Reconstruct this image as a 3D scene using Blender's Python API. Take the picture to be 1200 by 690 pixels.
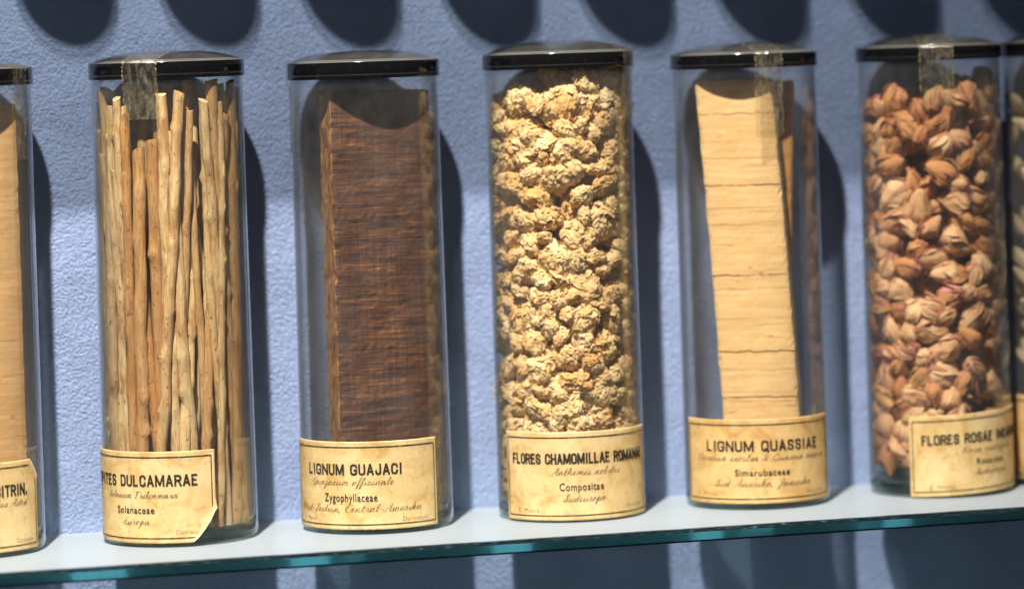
import bpy, math, random
import numpy as np
from mathutils import Vector, Matrix, noise as mnoise

S = 0.001                       # everything below is written in millimetres
scene = bpy.context.scene
COL = scene.collection
for o in list(bpy.data.objects):
    bpy.data.objects.remove(o)

# ------------------------------------------------------------------ camera
YAW, ROLL = 0.23319, -0.03269
fwd = Vector((math.sin(YAW), math.cos(YAW), 0.0))
rgt = Vector((math.cos(YAW), -math.sin(YAW), 0.0))
upv = Vector((0, 0, 1))
cr, sr = math.cos(ROLL), math.sin(ROLL)
cx_ = rgt * cr + upv * sr
cy_ = rgt * (-sr) + upv * cr
cam_d = bpy.data.cameras.new('camera')
cam = bpy.data.objects.new('camera', cam_d)
COL.objects.link(cam)
CAM = Vector((-251.06, -1423.15, 185.79))
m = Matrix.Identity(4)
for i in range(3):
    m[i][0] = cx_[i]; m[i][1] = cy_[i]; m[i][2] = -fwd[i]; m[i][3] = CAM[i] * S
cam.matrix_world = m
cam_d.sensor_width = 36
cam_d.lens = 4235.77 / 1200 * 36
cam_d.shift_y = -(345 - 66.5) / 1200
cam_d.clip_start = 0.02
cam_d.clip_end = 50
cam_d.dof.use_dof = True
cam_d.dof.focus_distance = ((Vector((-45, -20, 90)) - CAM).dot(fwd)) * S
cam_d.dof.aperture_fstop = 4.3
scene.camera = cam

# ------------------------------------------------------------------ world, lamp, exposure
w = bpy.data.worlds.new('World'); scene.world = w; w.use_nodes = True
bg = w.node_tree.nodes['Background']
bg.inputs['Color'].default_value = (0.85, 0.91, 1.0, 1); bg.inputs['Strength'].default_value = 0.06

LX, LZ = 0.42, 1.40             # how far light moves sideways / down for each mm towards the wall
target = Vector((60, 0, 90))
ldir = Vector((-LX, -1, LZ)).normalized()
lamp_d = bpy.data.lights.new('display_spotlight', 'SPOT')
lamp = bpy.data.objects.new('display_spotlight', lamp_d)
COL.objects.link(lamp)
lamp.location = (target + ldir * 1900) * S
aim = Vector((-45, 0, 50)) * S - lamp.location
lamp.rotation_euler = aim.to_track_quat('-Z', 'Y').to_euler()
lamp_d.energy = 400
lamp_d.color = (1.0, 0.93, 0.83)
lamp_d.shadow_soft_size = 0.026
lamp_d.spot_size = math.radians(32)
lamp_d.spot_blend = 0.95

scene.view_settings.view_transform = 'Standard'
scene.view_settings.look = 'None'
scene.view_settings.exposure = 0
scene.view_settings.gamma = 1
scene.cycles.transparent_max_bounces = 40
scene.cycles.max_bounces = 14
scene.cycles.glossy_bounces = 6
scene.cycles.transmission_bounces = 10
scene.cycles.sample_clamp_indirect = 4

# ------------------------------------------------------------------ helpers
class MB:
    def __init__(s):
        s.v = []; s.f = []; s.m = []; s.sm = []
    def add(s, verts, faces, mat=0, smooth=True):
        o = len(s.v)
        s.v += [tuple(p) for p in verts]
        for f in faces:
            s.f.append(tuple(i + o for i in f)); s.m.append(mat); s.sm.append(smooth)
    def mesh(s, name, mats):
        me = bpy.data.meshes.new(name)
        me.from_pydata([(p[0] * S, p[1] * S, p[2] * S) for p in s.v], [], s.f)
        for mm in (mats if isinstance(mats, (list, tuple)) else [mats]):
            me.materials.append(mm)
        me.polygons.foreach_set('material_index', s.m)
        me.polygons.foreach_set('use_smooth', s.sm)
        me.update()
        return me
    def build(s, name, mats, parent=None, loc=None):
        return put(name, s.mesh(name, mats), parent, loc)

def put(name, me, parent=None, loc=None):
    o = bpy.data.objects.new(name, me); COL.objects.link(o)
    if parent: o.parent = parent
    if loc: o.location = Vector(loc) * S
    return o

def tag(o, label=None, cat=None, group=None, kind=None):
    if label: o['label'] = label
    if cat: o['category'] = cat
    if group: o['group'] = group
    if kind: o['kind'] = kind
    return o

def empty(name, loc):
    o = bpy.data.objects.new(name, None); COL.objects.link(o)
    o.location = Vector(loc) * S; o.empty_display_size = 0.02
    return o

def camxy(u, v):                # u to the right, v away, seen from where the photographer stood
    return (u * rgt.x + v * fwd.x, u * rgt.y + v * fwd.y)

def cazim(deg, r):              # point on a cylinder, angle measured from the side facing the photographer
    a = math.radians(deg)
    return camxy(r * math.sin(a), -r * math.cos(a))

def lathe(mb, prof, n=96, mat=0, smooth=True, closed=False):
    vs = []; fs = []
    for (r, z) in prof:
        for k in range(n):
            a = 2 * math.pi * k / n
            vs.append((r * math.cos(a), r * math.sin(a), z))
    L = len(prof)
    for i in range(L if closed else L - 1):
        j = (i + 1) % L
        for k in range(n):
            k2 = (k + 1) % n
            fs.append((i * n + k, i * n + k2, j * n + k2, j * n + k))
    mb.add(vs, fs, mat, smooth)

def box(mb, lo, hi, mat=0):
    x0, y0, z0 = lo; x1, y1, z1 = hi
    v = [(x0, y0, z0), (x1, y0, z0), (x1, y1, z0), (x0, y1, z0), (x0, y0, z1), (x1, y0, z1), (x1, y1, z1), (x0, y1, z1)]
    f = [(0, 3, 2, 1), (4, 5, 6, 7), (0, 1, 5, 4), (1, 2, 6, 5), (2, 3, 7, 6), (3, 0, 4, 7)]
    mb.add(v, f, mat, False)

# ------------------------------------------------------------------ material helpers
class NT:
    def __init__(s, name):
        s.mat = bpy.data.materials.new(name); s.mat.use_nodes = True
        s.t = s.mat.node_tree; s.n = s.t.nodes; s.l = s.t.links
        s.n.clear()
        s.out = s.n.new('ShaderNodeOutputMaterial')
    def node(s, typ, ins=None, **kw):
        nd = s.n.new(typ)
        for k, v in kw.items(): setattr(nd, k, v)
        for k, v in (ins or {}).items(): s.set(nd.inputs[k], v)
        return nd
    def set(s, sock, v):
        if isinstance(v, bpy.types.NodeSocket): s.l.new(v, sock)
        else: sock.default_value = v
    def coord(s, scale=(1, 1, 1), loc=(0, 0, 0), src='Object'):
        tc = s.node('ShaderNodeTexCoord')
        k = 1.0 / S if src == 'Object' else 1
        mp = s.node('ShaderNodeMapping', {'Vector': tc.outputs[src], 'Scale': tuple(q * k for q in scale), 'Location': loc})
        return mp.outputs[0]
    def rcoord(s, scale=(1, 1, 1)):         # object coordinates shifted by each object's random number
        oi = s.node('ShaderNodeObjectInfo')
        v = s.coord(scale)
        mul = s.math('MULTIPLY', oi.outputs['Random'], 97.0)
        ad = s.node('ShaderNodeVectorMath', {0: v, 1: mul}, operation='ADD')
        return ad.outputs[0], oi.outputs['Random']
    def math(s, op, a, b=0.0, c=None, clamp=False):
        nd = s.node('ShaderNodeMath', {0: a, 1: b}, operation=op, use_clamp=clamp)
        if c is not None: s.set(nd.inputs[2], c)
        return nd.outputs[0]
    def noise(s, vec, scale=1.0, detail=4, rough=0.55, dist=0.0):
        return s.node('ShaderNodeTexNoise', {'Vector': vec, 'Scale': scale, 'Detail': detail, 'Roughness': rough, 'Distortion': dist}).outputs['Fac']
    def ramp(s, fac, stops, interp='LINEAR'):
        nd = s.node('ShaderNodeValToRGB', {'Fac': fac})
        cr = nd.color_ramp; cr.interpolation = interp
        while len(cr.elements) < len(stops): cr.elements.new(0.5)
        for e, (p, c) in zip(cr.elements, stops):
            e.position = p; e.color = (c[0], c[1], c[2], 1) if isinstance(c, (tuple, list)) else (c, c, c, 1)
        return nd.outputs[0]
    def mix(s, fac, a, b, blend='MIX'):
        nd = s.node('ShaderNodeMix', data_type='RGBA', blend_type=blend)
        s.set(nd.inputs[0], fac)
        for k, v in ((6, a), (7, b)):
            s.set(nd.inputs[k], v if isinstance(v, bpy.types.NodeSocket) else (v[0], v[1], v[2], 1))
        return nd.outputs[2]
    def bump(s, h, strength=0.5, dist=0.5, normal=None):
        nd = s.node('ShaderNodeBump', {'Height': h, 'Strength': strength, 'Distance': dist * S})
        if normal: s.l.new(normal, nd.inputs['Normal'])
        return nd.outputs[0]
    def principled(s, col, rough=0.6, spec=0.4, normal=None, **kw):
        nd = s.node('ShaderNodeBsdfPrincipled')
        s.set(nd.inputs['Base Color'], col if isinstance(col, bpy.types.NodeSocket) else (col[0], col[1], col[2], 1))
        s.set(nd.inputs['Roughness'], rough)
        s.set(nd.inputs['Specular IOR Level'], spec)
        for k, v in kw.items(): s.set(nd.inputs[k.replace('_', ' ')], v)
        if normal: s.l.new(normal, nd.inputs['Normal'])
        return nd.outputs[0]
    def mixsh(s, fac, a, b):
        nd = s.node('ShaderNodeMixShader', {0: fac}); s.l.new(a, nd.inputs[1]); s.l.new(b, nd.inputs[2])
        return nd.outputs[0]
    def transp(s, col):
        nd = s.node('ShaderNodeBsdfTransparent')
        s.set(nd.inputs[0], col if isinstance(col, bpy.types.NodeSocket) else (col[0], col[1], col[2], 1))
        return nd.outputs[0]
    def glossy(s, col=(1, 1, 1), rough=0.03, normal=None):
        nd = s.node('ShaderNodeBsdfGlossy', {'Color': (col[0], col[1], col[2], 1), 'Roughness': rough})
        if normal: s.l.new(normal, nd.inputs['Normal'])
        return nd.outputs[0]
    def facing(s):                           # |incoming . normal|
        g = s.node('ShaderNodeNewGeometry')
        d = s.node('ShaderNodeVectorMath', {0: g.outputs['Incoming'], 1: g.outputs['Normal']}, operation='DOT_PRODUCT')
        return s.math('ABSOLUTE', d.outputs['Value'])
    def done(s, sh):
        s.l.new(sh, s.out.inputs['Surface']); return s.mat

M = {}
def mat_wall():
    t = NT('blue_stipple_paint')
    v = t.coord()
    a = t.noise(v, 0.50, 3, 0.55, 0.5)
    b = t.noise(v, 1.7, 3, 0.55, 0.3)
    big = t.noise(v, 0.012, 5, 0.6)
    pits = t.node('ShaderNodeTexVoronoi', {'Vector': v, 'Scale': 0.48, 'Randomness': 1.0}, feature='SMOOTH_F1').outputs['Distance']
    patch = t.ramp(t.noise(v, 0.035, 3, 0.5), [(0.35, 0.45), (0.65, 1.0)])
    fine = t.ramp(t.noise(v, 0.85, 3, 0.6, 0.2), [(0.35, 0), (0.60, 1)])
    h = t.math('ADD', t.math('MULTIPLY', a, 0.8), t.math('MULTIPLY', b, 0.35))
    h = t.math('ADD', h, t.math('MULTIPLY', fine, 0.45))
    h = t.math('MULTIPLY', h, patch)
    h = t.math('ADD', h, t.math('MULTIPLY', pits, -0.35))
    col = t.mix(big, (0.262, 0.345, 0.575), (0.318, 0.404, 0.650))
    sp = t.ramp(t.noise(v, 0.9, 3, 0.6), [(0.64, 0), (0.74, 1)])
    col = t.mix(t.math('MULTIPLY', sp, 0.40), col, (0.10, 0.14, 0.24))
    return t.done(t.principled(col, 0.62, 0.25, t.bump(h, 0.9, 1.35)))
def mat_glass(name='jar_glass', edge=(0.60, 0.65, 0.64), clear=(0.985, 0.99, 0.988), smear=True):
    t = NT(name)
    c = t.facing()
    inv = t.math('SUBTRACT', 1.0, c)
    fr = t.math('ADD', t.math('MULTIPLY', t.math('POWER', inv, 3.6), 0.94), 0.035)
    tint = t.mix(t.math('POWER', inv, 3.2), clear, edge)
    rough = 0.03
    if smear:
        n = t.noise(t.coord((1, 1, 0.35)), 0.11, 4, 0.6)
        rough = t.math('ADD', t.math('MULTIPLY', n, 0.12), 0.0)
    g = t.node('ShaderNodeBsdfGlossy', {'Color': (1, 1, 1, 1)}); t.set(g.inputs['Roughness'], rough)
    sh = t.mixsh(fr, t.transp(tint), g.outputs[0])
    if smear:                                # bright glass rim lines, put into the colour as a thin film of dust
        d = t.node('ShaderNodeBsdfDiffuse', {'Color': (0.8, 0.8, 0.78, 1)})
        dn = t.ramp(t.noise(t.coord((1, 1, 0.5)), 0.06, 5, 0.65), [(0.35, 0.004), (0.75, 0.024)])
        dn = t.math('DIVIDE', dn, t.math('MAXIMUM', c, 0.055))
        sh = t.mixsh(dn, sh, d.outputs[0])
    return t.done(sh)
def mat_solid_glass():
    t = NT('thick_base_glass')
    g = t.node('ShaderNodeBsdfGlass', {'Color': (0.90, 0.98, 0.94, 1), 'Roughness': 0.02, 'IOR': 1.5})
    return t.done(t.mixsh(0.55, g.outputs[0], t.transp((0.88, 0.96, 0.92))))
def mat_lid():
    t = NT('black_lid')
    v = t.coord()
    n = t.noise(v, 0.12, 5, 0.65)
    dust_sheen = t.ramp(t.noise(v, 0.5, 5, 0.7), [(0.52, (0.005, 0.005, 0.006)), (0.85, (0.015, 0.015, 0.016))])
    sc = t.noise(t.coord((0.3, 3, 1)), 0.6, 3)
    r = t.math('ADD', t.math('MULTIPLY', n, 0.16), 0.04)
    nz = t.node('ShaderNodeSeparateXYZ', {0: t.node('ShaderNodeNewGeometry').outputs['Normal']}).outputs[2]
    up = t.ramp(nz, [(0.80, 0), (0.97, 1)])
    dust_sheen = t.mix(t.math('MULTIPLY', up, t.ramp(n, [(0.3, 0.35), (0.7, 0.9)])), dust_sheen, (0.075, 0.074, 0.07))  # grey dome: some dust, plus its grey reflection put into the colour
    rim_glint = t.ramp(nz, [(0.28, 0), (0.50, 1), (0.86, 1), (0.93, 0)])
    dust_sheen = t.mix(t.math('MULTIPLY', rim_glint, 0.40), dust_sheen, (0.34, 0.33, 0.30))  # reflected line along the rim, painted into the bevel's colour
    return t.done(t.principled(dust_sheen, r, 0.55, t.bump(sc, 0.06, 0.2)))
def mat_paper(name, c1, c2, c3):
    t = NT(name)
    v, _ = t.rcoord()
    blot = t.noise(v, 0.085, 6, 0.62, 0.9)
    fine = t.noise(v, 0.7, 5, 0.7)
    col = t.ramp(blot, [(0.30, c3), (0.48, c2), (0.68, c1)])
    sp = t.ramp(t.noise(v, 0.35, 4, 0.6), [(0.56, 0), (0.72, 1)])
    col = t.mix(t.math('MULTIPLY', sp, 0.55), col, (0.36, 0.21, 0.075))
    col = t.mix(t.math('MULTIPLY', fine, 0.25), col, (0.45, 0.31, 0.14))
    return t.done(t.principled(col, 0.55, 0.30, t.bump(t.math('ADD', fine, t.math('MULTIPLY', blot, 3.0)), 0.25, 0.12)))
def mat_ink(name, col, fade):
    t = NT(name)
    v, _ = t.rcoord()
    n = t.noise(v, 1.6, 4, 0.7)
    f = t.ramp(n, [(fade, 1), (fade + 0.14, 0)])
    d = t.principled(col, 0.7, 0.2)
    return t.done(t.mixsh(t.math('MULTIPLY', f, 0.75), d, t.transp((1, 1, 1))))
def mat_tape():
    t = NT('old_clear_tape')
    v, _ = t.rcoord((1, 1, 0.5))
    n = t.ramp(t.noise(v, 0.22, 5, 0.6, 1.5), [(0.42, 0.02), (0.72, 0.26)])
    fl = t.ramp(t.noise(v, 1.2, 4, 0.7), [(0.48, 0), (0.62, 1)])
    d = t.node('ShaderNodeBsdfDiffuse'); t.set(d.inputs[0], t.mix(fl, (0.48, 0.40, 0.24), (0.80, 0.76, 0.62)))
    sh = t.mixsh(n, t.transp((0.95, 0.92, 0.85)), d.outputs[0])
    c = t.facing(); inv = t.math('SUBTRACT', 1.0, c)
    fr = t.math('ADD', t.math('MULTIPLY', t.math('POWER', inv, 5.0), 0.8), 0.15)
    b = t.bump(t.noise(v, 0.40, 4, 0.6), 1.0, 1.2)
    return t.done(t.mixsh(fr, sh, t.glossy((1, 1, 1), 0.10, b)))
def mat_tape_edge():
    t = NT('yellowed_tape_edge')
    v, _ = t.rcoord()
    n = t.ramp(t.noise(v, 0.9, 4, 0.7), [(0.44, 0.0), (0.70, 0.7)])
    return t.done(t.mixsh(n, t.transp((0.85, 0.78, 0.62)), t.principled((0.60, 0.50, 0.30), 0.4, 0.5)))
def mat_stick():
    t = NT('dry_stem_bark')
    v, rnd = t.rcoord((1, 1, 0.10))
    st = t.noise(v, 0.9, 5, 0.62, 0.4)
    v2, _ = t.rcoord((1, 1, 0.45))
    pat = t.noise(v2, 0.16, 4, 0.6)
    spk = t.ramp(t.noise(v2, 0.9, 4, 0.65), [(0.62, 0), (0.70, 1)])
    rn = t.ramp(rnd, [(0.05, 0), (0.40, 0.55), (1.0, 1)])
    lo = t.mix(rn, (0.36, 0.150, 0.040), (0.64, 0.420, 0.170))
    hi = t.mix(rn, (0.54, 0.265, 0.075), (0.80, 0.610, 0.320))
    col = t.mix(t.ramp(st, [(0.39, 0), (0.60, 1)]), lo, hi)
    col = t.mix(t.math('MULTIPLY', t.ramp(pat, [(0.50, 0), (0.68, 1)]), 0.80), col, (0.40, 0.170, 0.048))
    col = t.mix(t.math('MULTIPLY', spk, 0.55), col, (0.24, 0.095, 0.035))
    return t.done(t.principled(col, 0.62, 0.28, t.bump(t.math('ADD', st, t.math('MULTIPLY', spk, 0.7)), 0.9, 0.8)))
def mat_stick_end():
    t = NT('cut_stem_end')
    v, _ = t.rcoord()
    n = t.noise(v, 0.9, 4)
    return t.done(t.principled(t.mix(n, (0.52, 0.34, 0.15), (0.78, 0.62, 0.36)), 0.8, 0.2))
def mat_guaiac():
    t = NT('dark_guaiac_wood')
    v = t.coord()
    saw = t.noise(t.coord((0.10, 0.10, 1.15), (0, 0, 3)), 0.62, 6, 0.76, 0.3)
    saw2 = t.noise(t.coord((0.09, 0.09, 2.6)), 0.8, 3, 0.65)
    gr = t.noise(t.coord((1.5, 1.5, 0.03)), 0.8, 4, 0.7, 0.2)
    big = t.noise(t.coord((1, 1, 0.35)), 0.045, 4, 0.6)
    mixn = t.math('ADD', t.math('MULTIPLY', saw, 0.72), t.math('MULTIPLY', gr, 0.24))
    col = t.ramp(mixn, [(0.36, (0.016, 0.009, 0.008)), (0.45, (0.070, 0.029, 0.017)), (0.54, (0.165, 0.064, 0.027)), (0.66, (0.44, 0.195, 0.066))])
    col = t.mix(t.ramp(big, [(0.35, 0.0), (0.70, 0.55)]), col, (0.085, 0.042, 0.030))
    col = t.mix(t.math('MULTIPLY', t.ramp(saw2, [(0.58, 0), (0.72, 1)]), 0.5), col, (0.045, 0.020, 0.014))
    return t.done(t.principled(col, 0.55, 0.3, t.bump(t.math('ADD', saw, saw2), 0.5, 0.5)))
def mat_guaiac_side():
    t = NT('guaiac_sapwood_edge')
    n = t.noise(t.coord((1, 1, 0.3)), 0.5, 5, 0.65, 0.8)
    col = t.ramp(n, [(0.36, (0.10, 0.038, 0.014)), (0.52, (0.34, 0.150, 0.045)), (0.68, (0.52, 0.28, 0.10))])
    return t.done(t.principled(col, 0.6, 0.3, t.bump(n, 0.6, 0.6)))
def mat_pale_wood(name, c1, c2, dark, seed, cracks=()):
    t = NT(name)
    gr = t.noise(t.coord((0.10, 0.10, 1.3), (seed, 0, seed)), 0.55, 6, 0.65, 0.4)
    pore = t.noise(t.coord((2.2, 2.2, 0.12), (0, seed, 0)), 0.7, 3, 0.6)
    ln = t.noise(t.coord((0.012, 0.012, 0.36), (seed, 0, 3 + seed)), 0.5, 2, 0.4, 0.05)
    col = t.ramp(gr, [(0.32, c2), (0.66, c1)])
    col = t.mix(t.math('MULTIPLY', t.ramp(pore, [(0.54, 0), (0.70, 1)]), 0.35), col, c2)
    iso = t.math('ABSOLUTE', t.math('SUBTRACT', t.math('FRACT', t.math('MULTIPLY', ln, 9.0)), 0.5))
    wig = t.noise(t.coord((0.25, 0.25, 0.25)), 0.5, 3)
    line = t.ramp(t.math('ADD', iso, t.math('MULTIPLY', wig, 0.05)), [(0.030, 1), (0.055, 0)])
    col = t.mix(t.math('MULTIPLY', line, 0.45), col, dark)
    if cracks:
        sx = t.node('ShaderNodeSeparateXYZ', {0: t.coord()}).outputs
        wz = t.math('ADD', sx[2], t.math('MULTIPLY', t.math('SUBTRACT', t.noise(t.coord((1, 1, 0.2)), 0.16, 4, 0.6), 0.5), 2.2))
        for (cz, th, amt) in cracks:
            d = t.math('ABSOLUTE', t.math('SUBTRACT', wz, cz))
            col = t.mix(t.math('MULTIPLY', t.ramp(t.math('MULTIPLY', d, 0.5 / th), [(0.25, 1), (0.5, 0)]), t.math('MULTIPLY', t.ramp(t.noise(t.coord((1, 1, 1), (cz * 7, 0, 0)), 0.075, 3, 0.6), [(0.30, 0.1), (0.46, 1)]), amt)), col, dark)
    return t.done(t.principled(col, 0.6, 0.25, t.bump(t.math('ADD', gr, pore), 0.3, 0.3)))
def mat_chamomile():
    t = NT('dry_chamomile')
    v, rnd = t.rcoord()
    a = t.noise(v, 0.33, 4, 0.6)
    b = t.noise(v, 1.3, 4, 0.65)
    base = t.mix(t.ramp(rnd, [(0.45, 0), (1.0, 1)]), (0.80, 0.540, 0.240), (0.71, 0.400, 0.125))
    col = t.mix(t.ramp(a, [(0.40, 0), (0.68, 1)]), base, (0.87, 0.680, 0.39))
    col = t.mix(t.math('MULTIPLY', t.ramp(b, [(0.48, 0), (0.68, 1)]), 0.60), col, (0.42, 0.235, 0.075))
    return t.done(t.principled(col, 0.8, 0.15, t.bump(b, 0.7, 0.6), Subsurface_Weight=0.0))
def mat_rose(name, pal, dark, tip):
    t = NT(name)
    v, rnd = t.rcoord()
    a = t.noise(v, 0.22, 4, 0.6, 0.5)
    tc = t.coord()
    sep = t.node('ShaderNodeSeparateXYZ', {0: tc}).outputs[2]
    ang = t.noise(t.coord((1.2, 1.2, 0.12)), 0.7, 4, 0.6)
    base = t.mix(rnd, pal[0], pal[1])
    col = t.mix(t.ramp(a, [(0.38, 0), (0.66, 1)]), base, dark)
    col = t.mix(t.math('MULTIPLY', t.ramp(ang, [(0.46, 0), (0.66, 1)]), 0.45), col, dark)
    col = t.mix(t.math('MULTIPLY', t.ramp(t.math('MULTIPLY', sep, 0.11), [(0.35, 0), (0.95, 1)]), 0.45), col, tip)
    return t.done(t.principled(col, 0.78, 0.15, t.bump(t.math('ADD', ang, a), 0.8, 0.6)))
def mat_pod():
    t = NT('pale_dry_pod')
    v, rnd = t.rcoord((1, 1, 0.25))
    a = t.noise(v, 0.9, 4, 0.6)
    col = t.mix(a, t.mix(rnd, (0.30, 0.20, 0.11), (0.42, 0.31, 0.18)), (0.56, 0.45, 0.29))
    return t.done(t.principled(col, 0.7, 0.2, t.bump(a, 0.6, 0.5)))
def mat_frost(name='frosted_white_surface', through=0.85):
    t = NT(name)
    v = t.coord()
    n = t.noise(v, 0.03, 4, 0.6)
    d = t.principled(t.mix(n, (0.400, 0.455, 0.515), (0.425, 0.478, 0.535)), 0.65, 0.10)
    c = t.math('MAXIMUM', t.facing(), 0.06)
    thr = t.math('POWER', through, t.math('DIVIDE', 1.0, c))
    return t.done(t.mixsh(thr, d, t.transp((0.97, 0.985, 0.985))))
def mat_slab():                              # faces of the pane one looks along: clear, with mirror-like total reflection inside
    t = NT('pane_face_glass')
    fr = t.node('ShaderNodeFresnel', {'IOR': 1.5}).outputs[0]
    return t.done(t.mixsh(fr, t.transp((0.975, 0.985, 0.985)), t.glossy((0.88, 0.98, 0.95), 0.02)))
def mat_slab_edge():
    t = NT('pane_edge_glass')
    v = t.coord((0.5, 1, 1))
    b = t.bump(t.noise(v, 0.55, 4, 0.6), 0.35, 0.35)
    fr = t.node('ShaderNodeFresnel', {'IOR': 1.5}); t.l.new(b, fr.inputs['Normal'])
    rf = t.node('ShaderNodeBsdfRefraction', {'Color': (0.28, 0.76, 0.70, 1), 'Roughness': 0.05, 'IOR': 1.5}); t.l.new(b, rf.inputs['Normal'])
    sh = t.mixsh(fr.outputs[0], rf.outputs[0], t.glossy((0.8, 1, 1), 0.08, b))
    d = t.principled((0.010, 0.050, 0.056), 0.4, 0.5)
    return t.done(t.mixsh(0.24, sh, d))
def mat_arris():
    t = NT('ground_glass_arris')
    v = t.coord((0.35, 1, 1))
    n = t.ramp(t.noise(v, 0.9, 4, 0.7), [(0.46, (0.004, 0.008, 0.012)), (0.62, (0.012, 0.030, 0.036)), (0.76, (0.16, 0.30, 0.32))])
    return t.done(t.principled(n, 0.8, 0.05))

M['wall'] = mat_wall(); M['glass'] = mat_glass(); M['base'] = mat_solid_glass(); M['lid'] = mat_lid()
M['paper'] = mat_paper('aged_label_paper', (0.73, 0.560, 0.300), (0.66, 0.465, 0.210), (0.50, 0.300, 0.100))
M['paper2'] = mat_paper('browner_label_paper', (0.72, 0.505, 0.240), (0.63, 0.400, 0.155), (0.46, 0.245, 0.070))
M['torn'] = NT('torn_paper_fibre'); M['torn'] = M['torn'].done(M['torn'].principled((0.84, 0.79, 0.68), 0.9, 0.1))
M['ink'] = mat_ink('black_print', (0.030, 0.024, 0.020), 0.33)
M['script'] = mat_ink('brown_script_print', (0.17, 0.105, 0.050), 0.42)
M['tape'] = mat_tape(); M['tape_edge'] = mat_tape_edge()
M['stick'] = mat_stick(); M['stick_end'] = mat_stick_end()
M['guaiac'] = mat_guaiac(); M['guaiac_side'] = mat_guaiac_side()
M['quassia'] = mat_pale_wood('quassia_wood', (0.84, 0.575, 0.270), (0.71, 0.415, 0.155), (0.16, 0.070, 0.020), 2.0, [(154, .35, .7), (125, .45, .95), (116, .25, .5), (109, .3, .6), (88.5, .50, 1.0), (83, .25, .5), (57.5, .45, 1.0), (50, .25, .4), (39, .40, .95), (136, .25, .5), (71, .2, .5)])
M['quassia_dark'] = mat_pale_wood('dark_quassia_wood', (0.62, 0.320, 0.100), (0.46, 0.210, 0.060), (0.14, 0.055, 0.018), 5.0)  # darker, browner tone for the narrow rear slab
M['quassia_side'] = mat_pale_wood('quassia_split_side', (0.88, 0.72, 0.42), (0.78, 0.56, 0.28), (0.40, 0.22, 0.08), 7.0)
M['sandal'] = mat_pale_wood('pale_sandalwood', (0.70, 0.430, 0.190), (0.58, 0.320, 0.120), (0.28, 0.130, 0.045), 11.0)
M['chamomile'] = mat_chamomile()
M['rose'] = mat_rose('dry_rosebud_tan', ((0.70, 0.415, 0.205), (0.80, 0.555, 0.300)), (0.56, 0.280, 0.140), (0.62, 0.330, 0.215))
M['rose_brown'] = mat_rose('dry_rosebud_brown', ((0.58, 0.265, 0.100), (0.68, 0.370, 0.140)), (0.40, 0.160, 0.068), (0.46, 0.165, 0.100))
M['rose_pink'] = mat_rose('dry_rosebud_pink', ((0.66, 0.330, 0.255), (0.70, 0.300, 0.260)), (0.50, 0.180, 0.150), (0.62, 0.34, 0.20))
M['rose_bit'] = mat_rose('dry_petal_scrap', ((0.50, 0.200, 0.115), (0.60, 0.290, 0.140)), (0.28, 0.090, 0.070), (0.42, 0.150, 0.120))
M['pod'] = mat_pod()
M['frost'] = mat_frost(); M['frost2'] = mat_frost('lightly_frosted_surface', 0.62); M['slab'] = mat_slab(); M['slab_edge'] = mat_slab_edge(); M['arris'] = mat_arris()
_t = NT('thin_clear_pane'); M['thin'] = _t.done(_t.mixsh(0.04, _t.transp((0.97, 0.98, 0.98)), _t.glossy((1, 1, 1), 0.05)))

# ------------------------------------------------------------------ wall and shelves
WALL_Y = 34.0
mb = MB(); box(mb, (-900, WALL_Y, -600), (1100, WALL_Y + 40, 700))
tag(mb.build('wall', M['wall']), kind='structure')

def shelf(name, z, label, frost='frost'):
    e = empty(name, (100, -20, z - 5.4))
    X0, X1, YF, YB = -800, 900, -68.0, WALL_Y - 0.4
    off = Vector((100, -20, z - 5.4))
    def L(p): return (p[0] - off.x, p[1] - off.y, p[2] - off.z)
    b = MB()                                 # pane: faces 0 top/bottom/back, edge 1, arris 2
    zt, zb, c = z - 0.30, z - 5.4, 1.25
    P = [(YF, zb + c * .6), (YF, zt - c), (YF + c * 1.2, zt), (YB, zt), (YB, zb), (YF + c * .6, zb)]
    vs = [L((X0, y, q)) for (y, q) in P] + [L((X1, y, q)) for (y, q) in P]
    for i, mt in enumerate((1, 2, 0, 0, 0, 2)):
        j = (i + 1) % 6
        b.add([vs[i], vs[j], vs[j + 6], vs[i + 6]], [(0, 3, 2, 1)], mt, False)
    b.add(vs, [(0, 1, 2, 3, 4, 5), (11, 10, 9, 8, 7, 6)], 0, False)
    b.build('glass_pane', [M['slab'], M['slab_edge'], M['arris']] if frost == 'frost' else [M['thin']] * 3, e)
    b = MB()                                 # the frosted coat, a little ragged along the front
    n = 1700; rr = random.Random(4)
    fr = [(X0 + (X1 - X0) * i / n, YF + 1.6 + 0.55 * mnoise.noise(Vector((i * .35, z, 0))) + 0.5 * mnoise.noise(Vector((i * .07, z, 5)))) for i in range(n + 1)]
    vs = []
    for (x, y) in fr: vs += [L((x, y, z)), L((x, YB, z)), L((x, y, z - .24)), L((x, YB, z - .24))]
    b.add(vs, [(4 * i, 4 * i + 4, 4 * i + 5, 4 * i + 1) for i in range(n)], 0, False)
    b.add(vs, [(4 * i + 2, 4 * i + 3, 4 * i + 7, 4 * i + 6) for i in range(n)], 1, False)
    b.add(vs, [(4 * i + 2, 4 * i + 6, 4 * i + 4, 4 * i) for i in range(n)], 0, False)
    b.build('frosted_surface', [M[frost], M['thin']], e)
    tag(e, label, 'shelf')
    return e
shelf('glass_shelf', 0.0, 'frosted glass shelf with a dark green edge carrying the whole row of large jars')

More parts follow.
